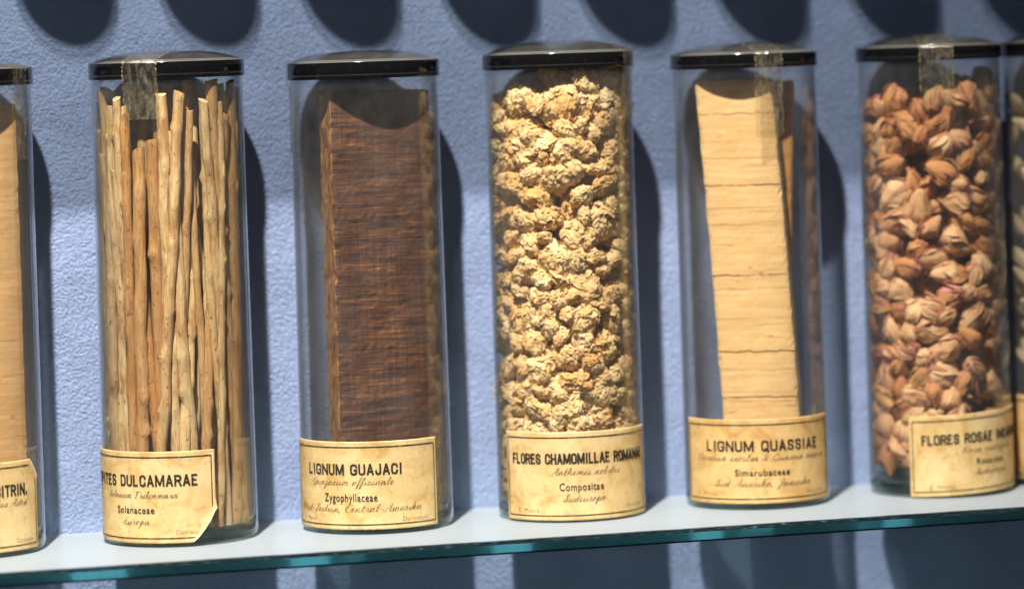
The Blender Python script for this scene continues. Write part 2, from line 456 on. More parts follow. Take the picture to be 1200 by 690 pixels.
# ------------------------------------------------------------------ lettering
def bfont(text, width, height, bold=0.0, spacing=1.0):
    """outline letters as (verts2d, faces), fitted to a box centred on x=0, sitting on y=0 (cap height = height)"""
    cu = bpy.data.curves.new('lettering', 'FONT'); cu.body = text; cu.offset = bold
    cu.space_character = spacing; cu.resolution_u = 3
    ob = bpy.data.objects.new('lettering', cu); COL.objects.link(ob)
    me = ob.to_mesh()
    vs = [(v.co.x, v.co.y) for v in me.vertices]; fs = [tuple(p.vertices) for p in me.polygons]
    ob.to_mesh_clear(); bpy.data.objects.remove(ob); bpy.data.curves.remove(cu)
    x0 = min(p[0] for p in vs); x1 = max(p[0] for p in vs)
    k = width / (x1 - x0); h = height / 0.70
    return [((p[0] - (x0 + x1) / 2) * k, p[1] * h) for p in vs], fs

G = {  # a small joined-up hand, x-height 1; strokes, advance
 'a': ([[(0, .1), (.35, .75), (.62, 1), (.3, .95), (.08, .45), (.25, .02), (.5, .3), (.68, .95), (.62, .25), (.78, .02), (1, .2)]], 1.0),
 'b': ([[(0, .1), (.35, 1.3), (.36, 2), (.2, 1.7), (.12, .3), (.3, 0), (.55, .25), (.5, .8), (.75, .75)]], .8),
 'c': ([[(0, .1), (.3, .75), (.55, .95), (.3, 1), (.08, .45), (.25, .02), (.7, .25)]], .7),
 'd': ([[(0, .1), (.35, .75), (.62, .95), (.3, .95), (.08, .45), (.25, .02), (.5, .3), (.82, 2), (.66, .3), (.78, .02), (1, .2)]], 1.0),
 'e': ([[(0, .1), (.4, .5), (.5, .9), (.28, 1), (.1, .5), (.28, .02), (.7, .25)]], .7),
 'f': ([[(0, .1), (.45, 1.3), (.52, 2), (.36, 1.8), (.2, 0), (.08, -.95), (.3, -.7), (.3, .05), (.6, .25)]], .6),
 'g': ([[(0, .1), (.35, .75), (.62, .95), (.3, .95), (.08, .45), (.25, .05), (.5, .3), (.66, .95), (.5, -.7), (.2, -.95), (.3, -.5), (.9, .2)]], .9),
 'h': ([[(0, .1), (.38, 1.3), (.4, 2), (.24, 1.7), (.1, 0), (.3, .75), (.55, 1), (.6, .7), (.56, .15), (.7, .02), (.92, .2)]], .92),
 'i': ([[(0, .1), (.3, .95), (.22, .2), (.36, .02), (.58, .2)], [(.36, 1.45), (.42, 1.55)]], .58),
 'j': ([[(0, .1), (.3, .95), (.12, -.7), (-.1, -.95), (0, -.5), (.55, .2)], [(.36, 1.45), (.42, 1.55)]], .55),
 'k': ([[(0, .1), (.38, 1.3), (.4, 2), (.24, 1.7), (.1, 0), (.3, .7), (.6, .95), (.5, .6), (.28, .5), (.6, .05), (.85, .2)]], .85),
 'l': ([[(0, .1), (.38, 1.3), (.4, 2), (.22, 1.7), (.14, .25), (.3, .02), (.55, .2)]], .55),
 'm': ([[(0, .1), (.2, .95), (.16, 0), (.38, .8), (.55, 1), (.54, 0), (.75, .8), (.93, 1), (.92, .2), (1.05, .02), (1.25, .2)]], 1.25),
 'n': ([[(0, .1), (.2, .95), (.16, 0), (.38, .8), (.58, 1), (.57, .2), (.7, .02), (.92, .2)]], .92),
 'o': ([[(0, .1), (.35, .9), (.1, .6), (.2, .02), (.5, .3), (.45, .95), (.35, .85), (.8, .8)]], .8),
 'p': ([[(0, .1), (.3, 1.1), (.1, -1), (.28, .7), (.5, 1), (.6, .5), (.35, 0), (.85, .2)]], .85),
 'r': ([[(0, .1), (.25, 1.05), (.5, .85), (.42, .25), (.55, .02), (.75, .2)]], .75),
 's': ([[(0, .1), (.35, 1.05), (.5, .4), (.3, 0), (.1, .15), (.65, .2)]], .65),
 't': ([[(0, .1), (.38, 1.7), (.25, .25), (.4, .02), (.62, .2)], [(.08, 1.15), (.6, 1.22)]], .62),
 'u': ([[(0, .1), (.2, .95), (.14, .25), (.3, .02), (.55, .4), (.66, .95), (.6, .2), (.74, .02), (.95, .2)]], .95),
 'ü': ([[(0, .1), (.2, .95), (.14, .25), (.3, .02), (.55, .4), (.66, .95), (.6, .2), (.74, .02), (.95, .2)], [(.25, 1.4), (.3, 1.5)], [(.6, 1.4), (.65, 1.5)]], .95),
 'x': ([[(0, .3), (.3, .95), (.45, .2), (.7, .1), (.9, .2)], [(.75, .95), (.15, 0)]], .9),
 'A': ([[(-.1, .2), (.3, .1), (.8, 1.4), (1.1, 2), (1.05, .9), (1.05, .1), (1.3, .2)], [(.45, .8), (1.15, .9)]], 1.35),
 'C': ([[(1.1, 1.6), (.9, 2), (.45, 1.7), (.15, .8), (.4, .05), (.85, .15), (1.15, .5)]], 1.1),
 'D': ([[(.5, 1.9), (.35, .3), (.1, .1), (.35, .2), (.8, 0), (1.25, .6), (1.2, 1.6), (.7, 2), (.2, 1.75), (.15, 1.4)]], 1.4),
 'E': ([[(1, 1.7), (.75, 2), (.4, 1.7), (.5, 1.15), (.75, 1.1), (.3, .9), (.12, .35), (.45, 0), (.95, .3)]], 1.0),
 'G': ([[(1.05, 1.6), (.85, 2), (.4, 1.6), (.15, .9), (.4, .35), (.8, .6), (1.05, 1.1), (.95, .2), (.6, -.3), (.2, -.1), (1.2, .3)]], 1.2),
 'I': ([[(.1, 1.5), (.5, 2), (.95, 1.9), (.6, 1.1), (.45, .2), (.1, .1), (.3, .3), (.85, .2)]], .9),
 'J': ([[(.1, 1.5), (.5, 2), (.95, 1.9), (.6, .8), (.3, -.7), (0, -.7), (.3, -.1), (.85, .2)]], .9),
 'M': ([[(0, .1), (.3, .4), (.5, 2), (.75, .2), (1.2, 2), (1.15, .2), (1.35, .1)]], 1.4),
 'O': ([[(.8, 1.9), (.35, 1.6), (.15, .8), (.45, .05), (.95, .5), (1.05, 1.5), (.75, 2), (.5, 1.5)]], 1.2),
 'P': ([[(.45, 1.8), (.3, .2), (.05, .05)], [(.1, 1.4), (.5, 2), (1.05, 1.8), (1, 1.1), (.45, .9)]], 1.0),
 'Q': ([[(.8, 1.9), (.35, 1.6), (.15, .8), (.45, .1), (.95, .5), (1.05, 1.5), (.75, 2), (.5, 1.5)], [(.5, .4), (1.3, -.2)]], 1.3),
 'R': ([[(.45, 1.8), (.3, .2), (.05, .05)], [(.1, 1.4), (.5, 2), (1.05, 1.8), (.95, 1.1), (.45, 1), (.8, .5), (1.1, .05), (1.3, .2)]], 1.25),
 'S': ([[(.0, .1), (.6, 1), (.95, 1.8), (.7, 2), (.5, 1.5), (.8, .6), (.5, 0), (.1, .3), (.95, .3)]], 1.0),
 'W': ([[(0, 1.6), (.25, 1.95), (.3, .1), (.8, 1.7), (.8, .1), (1.3, 1.5), (1.4, 2), (1.3, 1.5), (1.6, 1.3)]], 1.55),
 '-': ([[(.1, .55), (.6, .6)]], .7), ',': ([[(.15, .1), (.05, -.3)]], .35), '.': ([[(.1, .05), (.16, .1)]], .35),
 '&': ([[(.9, .9), (.3, 0), (.1, .4), (.7, 1.4), (.5, 1.8), (.3, 1.4), (.9, 0)]], 1.1), ' ': ([], .65),
}
def crom(pts, n=5):
    if len(pts) < 3: return pts
    P = [pts[0]] + list(pts) + [pts[-1]]; out = []
    for i in range(1, len(P) - 2):
        p0, p1, p2, p3 = P[i - 1], P[i], P[i + 1], P[i + 2]
        for k in range(n):
            t = k / n
            out.append(tuple(.5 * (2 * p1[d] + (p2[d] - p0[d]) * t + (2 * p0[d] - 5 * p1[d] + 4 * p2[d] - p3[d]) * t * t + (3 * p1[d] - p0[d] - 3 * p2[d] + p3[d]) * t ** 3) for d in (0, 1)))
    out.append(pts[-1]); return out
def script(text, width, xh, pen=0.30, slant=0.38):
    strokes = []; x = 0
    for ch in text:
        st, adv = G[ch]
        for s in st: strokes.append([(px + x, py) for (px, py) in s])
        x += adv
    k = width / x; vs = []; fs = []
    for s in strokes:
        c = [((px - x / 2) * k + py * xh * slant, py * xh) for (px, py) in crom(s)]
        n = len(c); o = len(vs)
        for i, p in enumerate(c):
            a = c[max(i - 1, 0)]; b = c[min(i + 1, n - 1)]
            dx, dy = b[0] - a[0], b[1] - a[1]; L = math.hypot(dx, dy) or 1
            h = pen / 2 * (0.55 + 0.75 * max(0, -dy / L))      # heavier on the downstroke
            vs += [(p[0] - dy / L * h, p[1] + dx / L * h), (p[0] + dy / L * h, p[1] - dx / L * h)]
        fs += [(o + 2 * i, o + 2 * i + 1, o + 2 * i + 3, o + 2 * i + 2) for i in range(n - 1)]
    return vs, fs

BL = {  # condensed block capitals, width 0-1, height 0-1
 'A': ([[(0, 0), (.5, 1)], [(.5, 1), (1, 0)], [(.2, .28), (.8, .28)]], 1.0), 'C': ([[(1, .74), (.95, .9), (.7, 1), (.3, 1), (.05, .9), (0, .75), (0, .25), (.05, .1), (.3, 0), (.7, 0), (.95, .1), (1, .28)]], .9),
 'D': ([[(0, 0), (0, 1), (.6, 1), (.92, .9), (1, .7), (1, .3), (.92, .1), (.6, 0), (0, 0)]], .92), 'E': ([[(.85, 1), (0, 1), (0, 0), (.85, 0)], [(0, .52), (.7, .52)]], .82),
 'F': ([[(.85, 1), (0, 1), (0, 0)], [(0, .5), (.7, .5)]], .80), 'G': ([[(1, .76), (.95, .9), (.7, 1), (.3, 1), (.05, .9), (0, .75), (0, .25), (.05, .1), (.3, 0), (.7, 0), (.95, .1), (1, .28), (1, .42), (.66, .42)]], 1.0),
 'H': ([[(0, 0), (0, 1)], [(1, 0), (1, 1)], [(0, .5), (1, .5)]], .92), 'I': ([[(.5, 0), (.5, 1)]], .30),
 'J': ([[(.95, 1), (.95, .25), (.88, .08), (.62, 0), (.36, 0), (.08, .1), (0, .3)]], .80), 'L': ([[(0, 1), (0, 0), (.85, 0)]], .80),
 'M': ([[(0, 0), (0, 1)], [(.03, .98), (.5, .1)], [(.5, .1), (.97, .98)], [(1, 1), (1, 0)]], 1.35), 'N': ([[(0, 0), (0, 1)], [(.02, .97), (.98, .03)], [(1, 0), (1, 1)]], 1.05),
 'O': ([[(.7, 1), (.3, 1), (.05, .9), (0, .75), (0, .25), (.05, .1), (.3, 0), (.7, 0), (.95, .1), (1, .25), (1, .75), (.95, .9), (.7, 1)]], .92),
 'P': ([[(0, 0), (0, 1), (.65, 1), (.95, .9), (1, .74), (.95, .56), (.65, .46), (0, .46)]], .88), 'Q': ([[(.7, 1), (.3, 1), (.05, .9), (0, .75), (0, .25), (.05, .1), (.3, 0), (.7, 0), (.95, .1), (1, .25), (1, .75), (.95, .9), (.7, 1)], [(.6, .2), (1.08, -.1)]], .95),
 'R': ([[(0, 0), (0, 1), (.65, 1), (.95, .9), (1, .75), (.95, .6), (.65, .5), (0, .5)], [(.6, .5), (1, 0)]], .92),
 'S': ([[(.96, .78), (.9, .92), (.65, 1), (.35, 1), (.08, .92), (.02, .76), (.1, .6), (.5, .5), (.9, .4), (.98, .24), (.92, .08), (.65, 0), (.35, 0), (.08, .08), (0, .24)]], .88),
 'T': ([[(0, 1), (1, 1)], [(.5, 1), (.5, 0)]], .85), 'U': ([[(0, 1), (0, .25), (.05, .1), (.3, 0), (.7, 0), (.95, .1), (1, .25), (1, 1)]], .92), '.': ([[(.5, 0), (.5, .14)]], .25), ' ': ([], .45)}
def block(text, width, cap, pen):
    """stroke-built capitals: (x, y, small outward step) so that overlapping strokes never share a plane"""
    gap = .52; tot = sum(BL[c][1] for c in text) + gap * (len(text) - 1)
    k = width / tot; x = 0; vs = []; fs = []; lay = 0
    for ch in text:
        st, wd = BL[ch]; lw = wd * k
        for q in st:
            lay = (lay + 1) % 4
            pts = [(x - width / 2 + px * lw, pen / 2 + py * (cap - pen)) for (px, py) in q]
            n = len(pts); o = len(vs); cl = pts[0] == pts[-1]
            for i, p in enumerate(pts):
                a = pts[i - 1] if i else (pts[-2] if cl else None); b = pts[i + 1] if i < n - 1 else (pts[1] if cl else None)
                def un(s_, e_):
                    L = math.hypot(e_[0] - s_[0], e_[1] - s_[1]) or 1e-9; return ((e_[0] - s_[0]) / L, (e_[1] - s_[1]) / L)
                d1 = un(a, p) if a else un(p, b); d2 = un(p, b) if b else d1
                n1, n2 = (-d1[1], d1[0]), (-d2[1], d2[0]); mx, my = n1[0] + n2[0], n1[1] + n2[1]; L = math.hypot(mx, my)
                if L < .35: mx, my, sc = n1[0], n1[1], 1
                else: mx, my = mx / L, my / L; sc = min(1.5, 1 / max(.3, mx * n1[0] + my * n1[1]))
                h = pen / 2 * sc; ext = (0, 0)
                if not a: ext = (-d1[0] * pen / 2, -d1[1] * pen / 2)
                elif not b: ext = (d1[0] * pen / 2, d1[1] * pen / 2)
                if ch in 'AMN': ext = (ext[0] * .3, ext[1])
                vs += [(p[0] + mx * h + ext[0], p[1] + my * h + ext[1], lay * .006), (p[0] - mx * h + ext[0], p[1] - my * h + ext[1], lay * .006)]
            fs += [(o + 2 * i, o + 2 * i + 1, o + 2 * i + 3, o + 2 * i + 2) for i in range(n - 1)]
        x += lw + gap * k
    return vs, fs

# ------------------------------------------------------------------ jars
def make_label(jar, R, a0, a1, z0, z1, rows, paper, seed, tear=None, tilt=0.0, left_border=True):
    """paper patch on the glass from angle a0 to a1 (degrees from the camera side); rows of (kind, text, centre angle, width mm, z fraction, size)"""
    rr = R + 0.16
    def wrap(x, z, e=0.0):                   # x in mm along the paper, from the angle zero
        a = math.degrees(x / R)
        px, py = cazim(a, rr + e)
        return (px, py, z + tilt * x)
    x0, x1 = math.radians(a0) * R, math.radians(a1) * R
    nx, nz = 150, 48
    b = MB(); vs = []; idx = {}; lift = {}
    def top(x):
        d = z1 + 0.10 * mnoise.noise(Vector((x * .8, seed, 0)))
        if tear == 'top_right' and x > x1 - 4.5: d -= (x - (x1 - 4.5)) * 1.5 + .5 * abs(mnoise.noise(Vector((x * 1.7, seed, 4))))
        return d
    def bot(x):
        d = z0 + 0.12 * mnoise.noise(Vector((x * .7, seed, 9)))
        if tear == 'bottom_right' and x > x1 - 10:
            u = (x - (x1 - 10)) / 10
            d += 12.5 * u ** 1.5 + 1.6 * max(0, u - .1) ** .5 * (0.5 + .5 * mnoise.noise(Vector((x * 1.1, seed, 2)))) + .25 * mnoise.noise(Vector((x * 5, seed, 2)))
        return d
    for i in range(nx + 1):
        x = x0 + (x1 - x0) * i / nx
        xx = x + (0.10 * mnoise.noise(Vector((i, seed, 1))) if i in (0, nx) else 0)
        t, q = top(x), bot(x)
        for j in range(nz + 1):
            f = j / nz; z = q + (t - q) * f
            e = 0.05 * mnoise.noise(Vector((x * .15, z * .15, seed)))
            if tear == 'bottom_right': e += 1.3 * max(0, 1 - f * 5) ** 2 * max(0, (x - (x1 - 11)) / 11) ** 1.0
            if tear == 'top_right': e += .5 * max(0, f - .85) / .15 * max(0, (x - (x1 - 5)) / 5)
            vs.append(wrap(xx, z, max(e, -.05)))
    W = nz + 1
    fs = [(i * W + j, (i + 1) * W + j, (i + 1) * W + j + 1, i * W + j + 1) for i in range(nx) for j in range(nz)]
    ms = []
    for i in range(nx):
        x = x0 + (x1 - x0) * i / nx
        for j in range(nz):
            ms.append(1 if (tear == 'bottom_right' and x > x1 - 10 and j < 1) or (tear == 'top_right' and x > x1 - 4.5 and j > nz - 2) else 0)
    b.add(vs, fs, 0); b.m = ms
    # a back side, so that the paper has a thickness
    vb = []
    for (px, py, pz) in vs:
        k = 1 - 0.12 / math.hypot(px, py); vb.append((px * k, py * k, pz))
    b.add(vb, [f[::-1] for f in fs], 0)
    o = len(vs)
    for i in range(nx):
        b.f.append((i * W, i * W + o, (i + 1) * W + o, (i + 1) * W)); b.m.append(0); b.sm.append(False)
        b.f.append((i * W + nz, (i + 1) * W + nz, (i + 1) * W + nz + o, i * W + nz + o)); b.m.append(0); b.sm.append(False)
    for j in range(nz):
        b.f.append((j, j + 1, j + 1 + o, j + o)); b.m.append(0); b.sm.append(False)
        q = nx * W
        b.f.append((q + j, q + j + o, q + j + 1 + o, q + j + 1)); b.m.append(0); b.sm.append(False)
    lab = b.build('label', [paper, M['torn']], jar)
    # printed frame
    fr = MB(); E_ = 0.20; H = z1 - z0
    def bar(xa, za, xb, zb, wd, n=60):
        v = []; L = math.hypot(xb - xa, zb - za); nx_, nz_ = -(zb - za) / L, (xb - xa) / L
        for i in range(n + 1):
            t = i / n; x = xa + (xb - xa) * t; z = za + (zb - za) * t
            h = wd / 2 * (1 + .25 * mnoise.noise(Vector((x, z, seed))))
            v += [wrap(x + nx_ * h, z + nz_ * h, E_), wrap(x - nx_ * h, z - nz_ * h, E_)]
        fr.add(v, [(2 * i, 2 * i + 1, 2 * i + 3, 2 * i + 2) for i in range(n)], 0)
    ix0, ix1, iz0, iz1 = x0 + 1.5, x1 - 1.6, z0 + 2.0, z1 - 2.2
    cutx = 4.4 if tear == 'bottom_right' else 0; cutz = 7.2 if tear == 'bottom_right' else 0
    ctx = 4.0 if tear == 'top_right' else 0; ctz = 5.5 if tear == 'top_right' else 0
    bar(ix0, iz1, ix1 - ctx, iz1, .42); bar(ix0, iz0, ix1 - cutx, iz0, .42)
    bar(ix1, iz0 + cutz, ix1, iz1 - ctz, .42)
    if left_border: bar(ix0, iz0, ix0, iz1, .42)
    fr.build('printed_frame', M['ink'], lab)
    tb = MB(); sb = MB()
    for (kind, text, ang, width, zf, size) in rows:
        cxm = math.radians(ang) * R; zc = z0 + H * (1 - zf)
        if kind == 'T': v, f = block(text, width, size, .80); tgt = tb
        elif kind == 'F': v, f = bfont(text, width, size * 1.05, 0.014, 1.12); tgt = tb
        elif kind == 'P': v, f = bfont(text, width, size, 0.0, 1.1); tgt = sb
        else: v, f = script(text, width, size); tgt = sb
        base = zc - size / 2
        tgt.add([wrap(p[0] + cxm, p[1] + base, E_ + .02 + (p[2] if len(p) > 2 else 0)) for p in v], f, 0, False)
    if tb.v: tb.build('printed_title', M['ink'], lab)
    if sb.v: sb.build('printed_script', M['script'], lab)
    return lab

def make_tape(jar, Rl, Rg, hz, rim, dome, az, width, z_end, seed, start=0.30):
    """strip of clear tape from the lid's top, over the rim and down the glass"""
    e = 0.30
    prof = []
    for i in range(9):
        r = Rl * (start + (0.93 - start) * i / 8); prof.append((r, hz + rim + dome * (1 - (r / Rl) ** 2) + e))
    prof += [(Rl + e * .6, hz + rim - .2), (Rl + e, hz + rim - 1.2)]
    for i in range(1, 6): prof.append((Rl + e, hz + rim - 1.2 - (rim - 1.4) * i / 5))
    prof += [(Rl + .1, hz - 1.2), (Rg + .75, hz - 3.2)]
    zb = hz - 3.2
    for i in range(1, 15): prof.append((Rg + .40, zb - (zb - z_end) * i / 14))
    n = 30
    def grid(off):
        vs = []
        for q, (r, z) in enumerate(prof):
            for k in range(n + 1):
                wv = (k / n - .5) * width
                wv += (.35 * mnoise.noise(Vector((q * .5, seed, k // n))) if k in (0, n) else 0)
                zz = z
                if q > len(prof) - 6: zz += .9 * mnoise.noise(Vector((k * .6, seed, 3))) * (q - len(prof) + 6) / 5
                ang = az + math.degrees(math.asin(max(-.95, min(.95, wv / r))))
                ro = r + off + .16 * mnoise.noise(Vector((k * .35, q * .4, seed)))
                p = cazim(ang, ro); vs.append((p[0], p[1], zz + (off if q < 9 else 0)))
        return vs
    va = grid(0); W = n + 1; NQ = len(prof)
    b = MB()
    fs = []; ms = []
    for q in range(NQ - 1):
        for k in range(n):
            fs.append((q * W + k, q * W + k + 1, (q + 1) * W + k + 1, (q + 1) * W + k)); ms.append(1 if k in (0, n - 1) and q < NQ - 2 else 0)
    b.add(va, fs, 0); b.m = ms
    return b.build('tape', [M['tape'], M['tape_edge']], jar)

def make_jar(x, y, Rb, Rl, hz, rim, dome, label, cat='jar', group='labelled glass jars standing along the shelf', name='specimen_jar', z=0.06):
    jar = empty(name, (x, y, z)); tag(jar, label, cat, group)
    Rt = Rl - 1.0                            # radius of the glass under the lid
    b = MB()
    out = [(0.01, 0.9), (Rb * .7, 0.8), (Rb - 4, .25), (Rb - 2.6, 0.0), (Rb - 1.2, .45), (Rb - .35, 1.5), (Rb, 3.2)]
    N = 14
    out += [(Rb, 3.6)] + [(Rb + (Rt - Rb) * i / N, 3.6 + (hz + 3 - 3.6) * i / N) for i in range(1, N + 1)] + [(Rt, hz + 3.05), (Rt - .1, hz + 3.2)]
    WT = 0.95
    inn = [(Rt - WT + .1, hz + 3.2), (Rt - WT, hz + 3.05)] + [(Rb + (Rt - Rb) * i / N - WT, 3.6 + (hz + 3 - 3.6) * i / N) for i in range(N, 0, -1)]
    inn += [(Rb - WT, 9.4), (Rb - WT, 9.0), (Rb - 1.9, 6.6), (Rb - 4.2, 5.2), (Rb - 8, 4.6), (0.01, 5.4)]
    lathe(b, out + inn, 112)
    b.build('glass_body', M['glass'], jar)
    b = MB()
    lathe(b, [(0.01, 1.3), (Rb - 5, 1.1), (Rb - 3, .7), (Rb - 1.6, 1.1), (Rb - .8, 2.2), (Rb - .6, 3.6), (Rb - 1.0, 5.5), (Rb - 1.9, 6.6), (Rb - 3.6, 5.1), (Rb - 6, 4.3), (0.01, 4.1)], 112)
    b.build('thick_base', M['base'], jar)
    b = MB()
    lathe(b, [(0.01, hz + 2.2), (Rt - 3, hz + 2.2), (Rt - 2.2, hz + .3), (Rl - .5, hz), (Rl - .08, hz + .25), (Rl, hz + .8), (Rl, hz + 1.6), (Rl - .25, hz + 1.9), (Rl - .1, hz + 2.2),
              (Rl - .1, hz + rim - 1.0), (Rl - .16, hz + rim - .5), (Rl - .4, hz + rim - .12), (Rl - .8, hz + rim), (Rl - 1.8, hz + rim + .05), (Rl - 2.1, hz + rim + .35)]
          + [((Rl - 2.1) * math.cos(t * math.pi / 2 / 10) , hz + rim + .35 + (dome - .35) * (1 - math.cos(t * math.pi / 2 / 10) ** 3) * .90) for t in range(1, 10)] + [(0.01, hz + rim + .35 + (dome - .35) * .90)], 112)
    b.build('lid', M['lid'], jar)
    return jar

# jar: x, y, base radius, lid radius, height of the lid's lower edge, rim, dome
J = {
 1: (-137.6, 2.0, 30.5, 31.3, 181.0, 6.9, 3.2), 2: (-53.5, 1.6, 30.5, 30.9, 181.7, 6.9, 4.2), 3: (25.85, 1.6, 30.4, 30.65, 179.0, 7.1, 4.4),
 4: (105.74, -.36, 29.9, 30.7, 180.3, 6.6, 5.0), 5: (184.62, .06, 29.5, 30.3, 178.0, 6.2, 4.4), 6: (264.96, .8, 29.8, 30.3, 178.6, 6.1, 4.8), 7: (328.6, .5, 29.8, 30.0, 178.8, 6.2, 4.6)}
TXT = {
 1: 'glass jar with black lid holding a pale wood block, cut off by the left edge',
 2: 'glass jar with black lid full of long thin sticks, its label torn at the corner',
 3: 'glass jar with black lid around a dark brown wood block',
 4: 'glass jar with black lid filled with cream dried flower heads',
 5: 'half empty glass jar with black lid around a leaning yellow wood slab',
 6: 'glass jar with black lid filled with tan and pink dried rosebuds',
 7: 'glass jar of pale slanting pods, cut off by the right edge'}
JAR = {k: make_jar(*J[k], TXT[k]) for k in J}

make_label(JAR[1], 30.5, -60, 71.5, 2.0, 36.5, [
    ('T', 'LIGNUM SANTALI CITRIN.', 8, 53, .32, 4.5), ('S', 'Santalum album, Ostindisches Asten', 5, 56, .475, 1.35), ('F', 'Santalaceae', 4, 24, .63, 2.9),
    ('P', 'Darmstadt.', 56, 9.5, .885, 1.6)], M['paper'], 1.0, 'top_right')
make_label(JAR[2], 30.6, -104, 32.0, 1.6, 37.2, [
    ('T', 'STIPITES DULCAMARAE', -34.5, 56, .315, 4.5), ('S', 'Solanum Dulcamara', -27, 33, .485, 1.35), ('F', 'Solanaceae', -30, 17.5, .635, 2.6),
    ('S', 'Europa', -29.5, 12.5, .775, 1.4), ('P', 'Darmstadt.', 12, 11, .88, 1.7), ('P', 'E. Merck.', -80, 11, .88, 1.7)], M['paper'], 2.0, 'bottom_right')
make_label(JAR[3], 30.5, -80, 53, 2.0, 36.6, [
    ('T', 'LIGNUM GUAJACI', -17.5, 41, .315, 4.4), ('S', 'Guajacum officinale', -19, 36, .47, 1.45), ('F', 'Zygophyllaceae', -18.5, 22.5, .635, 3.0),
    ('S', 'West-Indien, Central-Amerika', -17, 57, .775, 1.5), ('P', 'E. Merck', -57, 9, .88, 1.7), ('P', 'Darmstadt.', 32.5, 12, .89, 1.7)], M['paper'], 3.0)
make_label(JAR[4], 29.95, -58.5, 77, .8, 36.0, [
    ('T', 'FLORES CHAMOMILLAE ROMANAE', 9, 61, .30, 4.3), ('S', 'Anthemis nobilis', 11, 29, .465, 1.45), ('F', 'Compositae', 7.5, 18, .62, 2.9),
    ('S', 'Südeuropa', 9, 17.5, .765, 1.5), ('P', 'E. Merck.', -35, 10.5, .885, 1.8), ('P', 'Darmstadt.', 56, 11, .87, 1.7)], M['paper'], 4.0)
make_label(JAR[5], 29.6, -70, 70, 2.6, 36.6, [
    ('T', 'LIGNUM QUASSIAE', 3, 49, .315, 4.4), ('S', 'Picraena excelsa & Quassia amara', 1.5, 60, .47, 1.35), ('F', 'Simarubaceae', 1, 22.5, .63, 2.5),
    ('S', 'Süd-Amerika, Jamaika', 1.5, 42, .775, 1.5), ('P', 'E. Merck', -46, 10, .88, 1.6), ('P', 'Darmstadt.', 47, 10, .88, 1.6)], M['paper2'], 5.0)
make_label(JAR[6], 29.9, -31.5, 104, .9, 33.8, [
    ('T', 'FLORES ROSAE INCARNAT.', 32, 55, .30, 4.2), ('S', 'Rosa centifolia', 36, 28, .46, 1.4), ('F', 'Rosaceae', 36, 14.5, .60, 2.3),
    ('S', 'Südeuropa', 36, 17, .74, 1.4), ('P', 'E. Merck.', -5, 11, .885, 1.8), ('P', 'Darmstadt.', 82, 11, .88, 1.7)], M['paper'], 6.0, tilt=0.035)
make_label(JAR[7], 29.9, -84, 48, 3.0, 38.0, [('F', 'Asteraceae', -15, 17, .63, 2.6), ('P', 'E. Merck.', -58, 11, .885, 1.8)], M['paper2'], 7.0)

make_tape(JAR[1], 31.3, 30.4, 181.0, 6.9, 3.2, 64, 9, 152, 1.0)
make_tape(JAR[2], 30.9, 30.0, 181.7, 6.9, 4.2, -15, 14.5, 166, 2.0)
make_tape(JAR[3], 30.65, 29.7, 179.0, 7.1, 4.4, -84, 11, 150, 3.0, .6)
make_tape(JAR[4], 30.7, 29.8, 180.3, 6.6, 5.0, 70, 13, 160, 4.0)
make_tape(JAR[5], 30.3, 29.4, 178.0, 6.2, 4.4, 16, 12, 150, 5.0)
make_tape(JAR[6], 30.3, 29.4, 178.6, 6.1, 4.8, 0, 14, 160, 6.0)

# ------------------------------------------------------------------ sticks in the second jar
def jar_point(j, u, v, z=5.6):
    p = camxy(u, v); return (J[j][0] + p[0], J[j][1] + p[1], z)

def pack_sticks(n, R, levels, seed):
    rng = np.random.default_rng(seed)
    r = rng.uniform(1.35, 2.5, n)
    a = rng.uniform(0, 2 * np.pi, n); d = R * np.sqrt(rng.uniform(0, 1, n)) * .92
    base = np.stack([d * np.cos(a), d * np.sin(a)], 1)
    top = base + rng.normal(0, 11.0, (n, 2))
    P = np.stack([base + (top - base) * t for t in np.linspace(0, 1, levels)], 0)
    bend = rng.normal(0, 2.0, (n, 2))
    for k, t in enumerate(np.linspace(0, 1, levels)): P[k] += bend * math.sin(math.pi * t)
    for it in range(260):
        for k in range(levels):
            D = P[k][:, None] - P[k][None]; L = np.sqrt((D ** 2).sum(-1)) + 1e-6
            ov = np.clip((r[:, None] + r[None]) * .86 - L, 0, None); np.fill_diagonal(ov, 0)
            P[k] += (D / L[..., None] * ov[..., None]).sum(1) * .28
            q = np.sqrt((P[k] ** 2).sum(1)); lim = R - r
            s = np.where(q > lim, lim / np.maximum(q, 1e-6), 1); P[k] *= s[:, None]
        if it < 245:
            Q = P.copy(); Q[1:-1] = P[1:-1] * .6 + (P[:-2] + P[2:]) * .2; P = Q
    return P, r

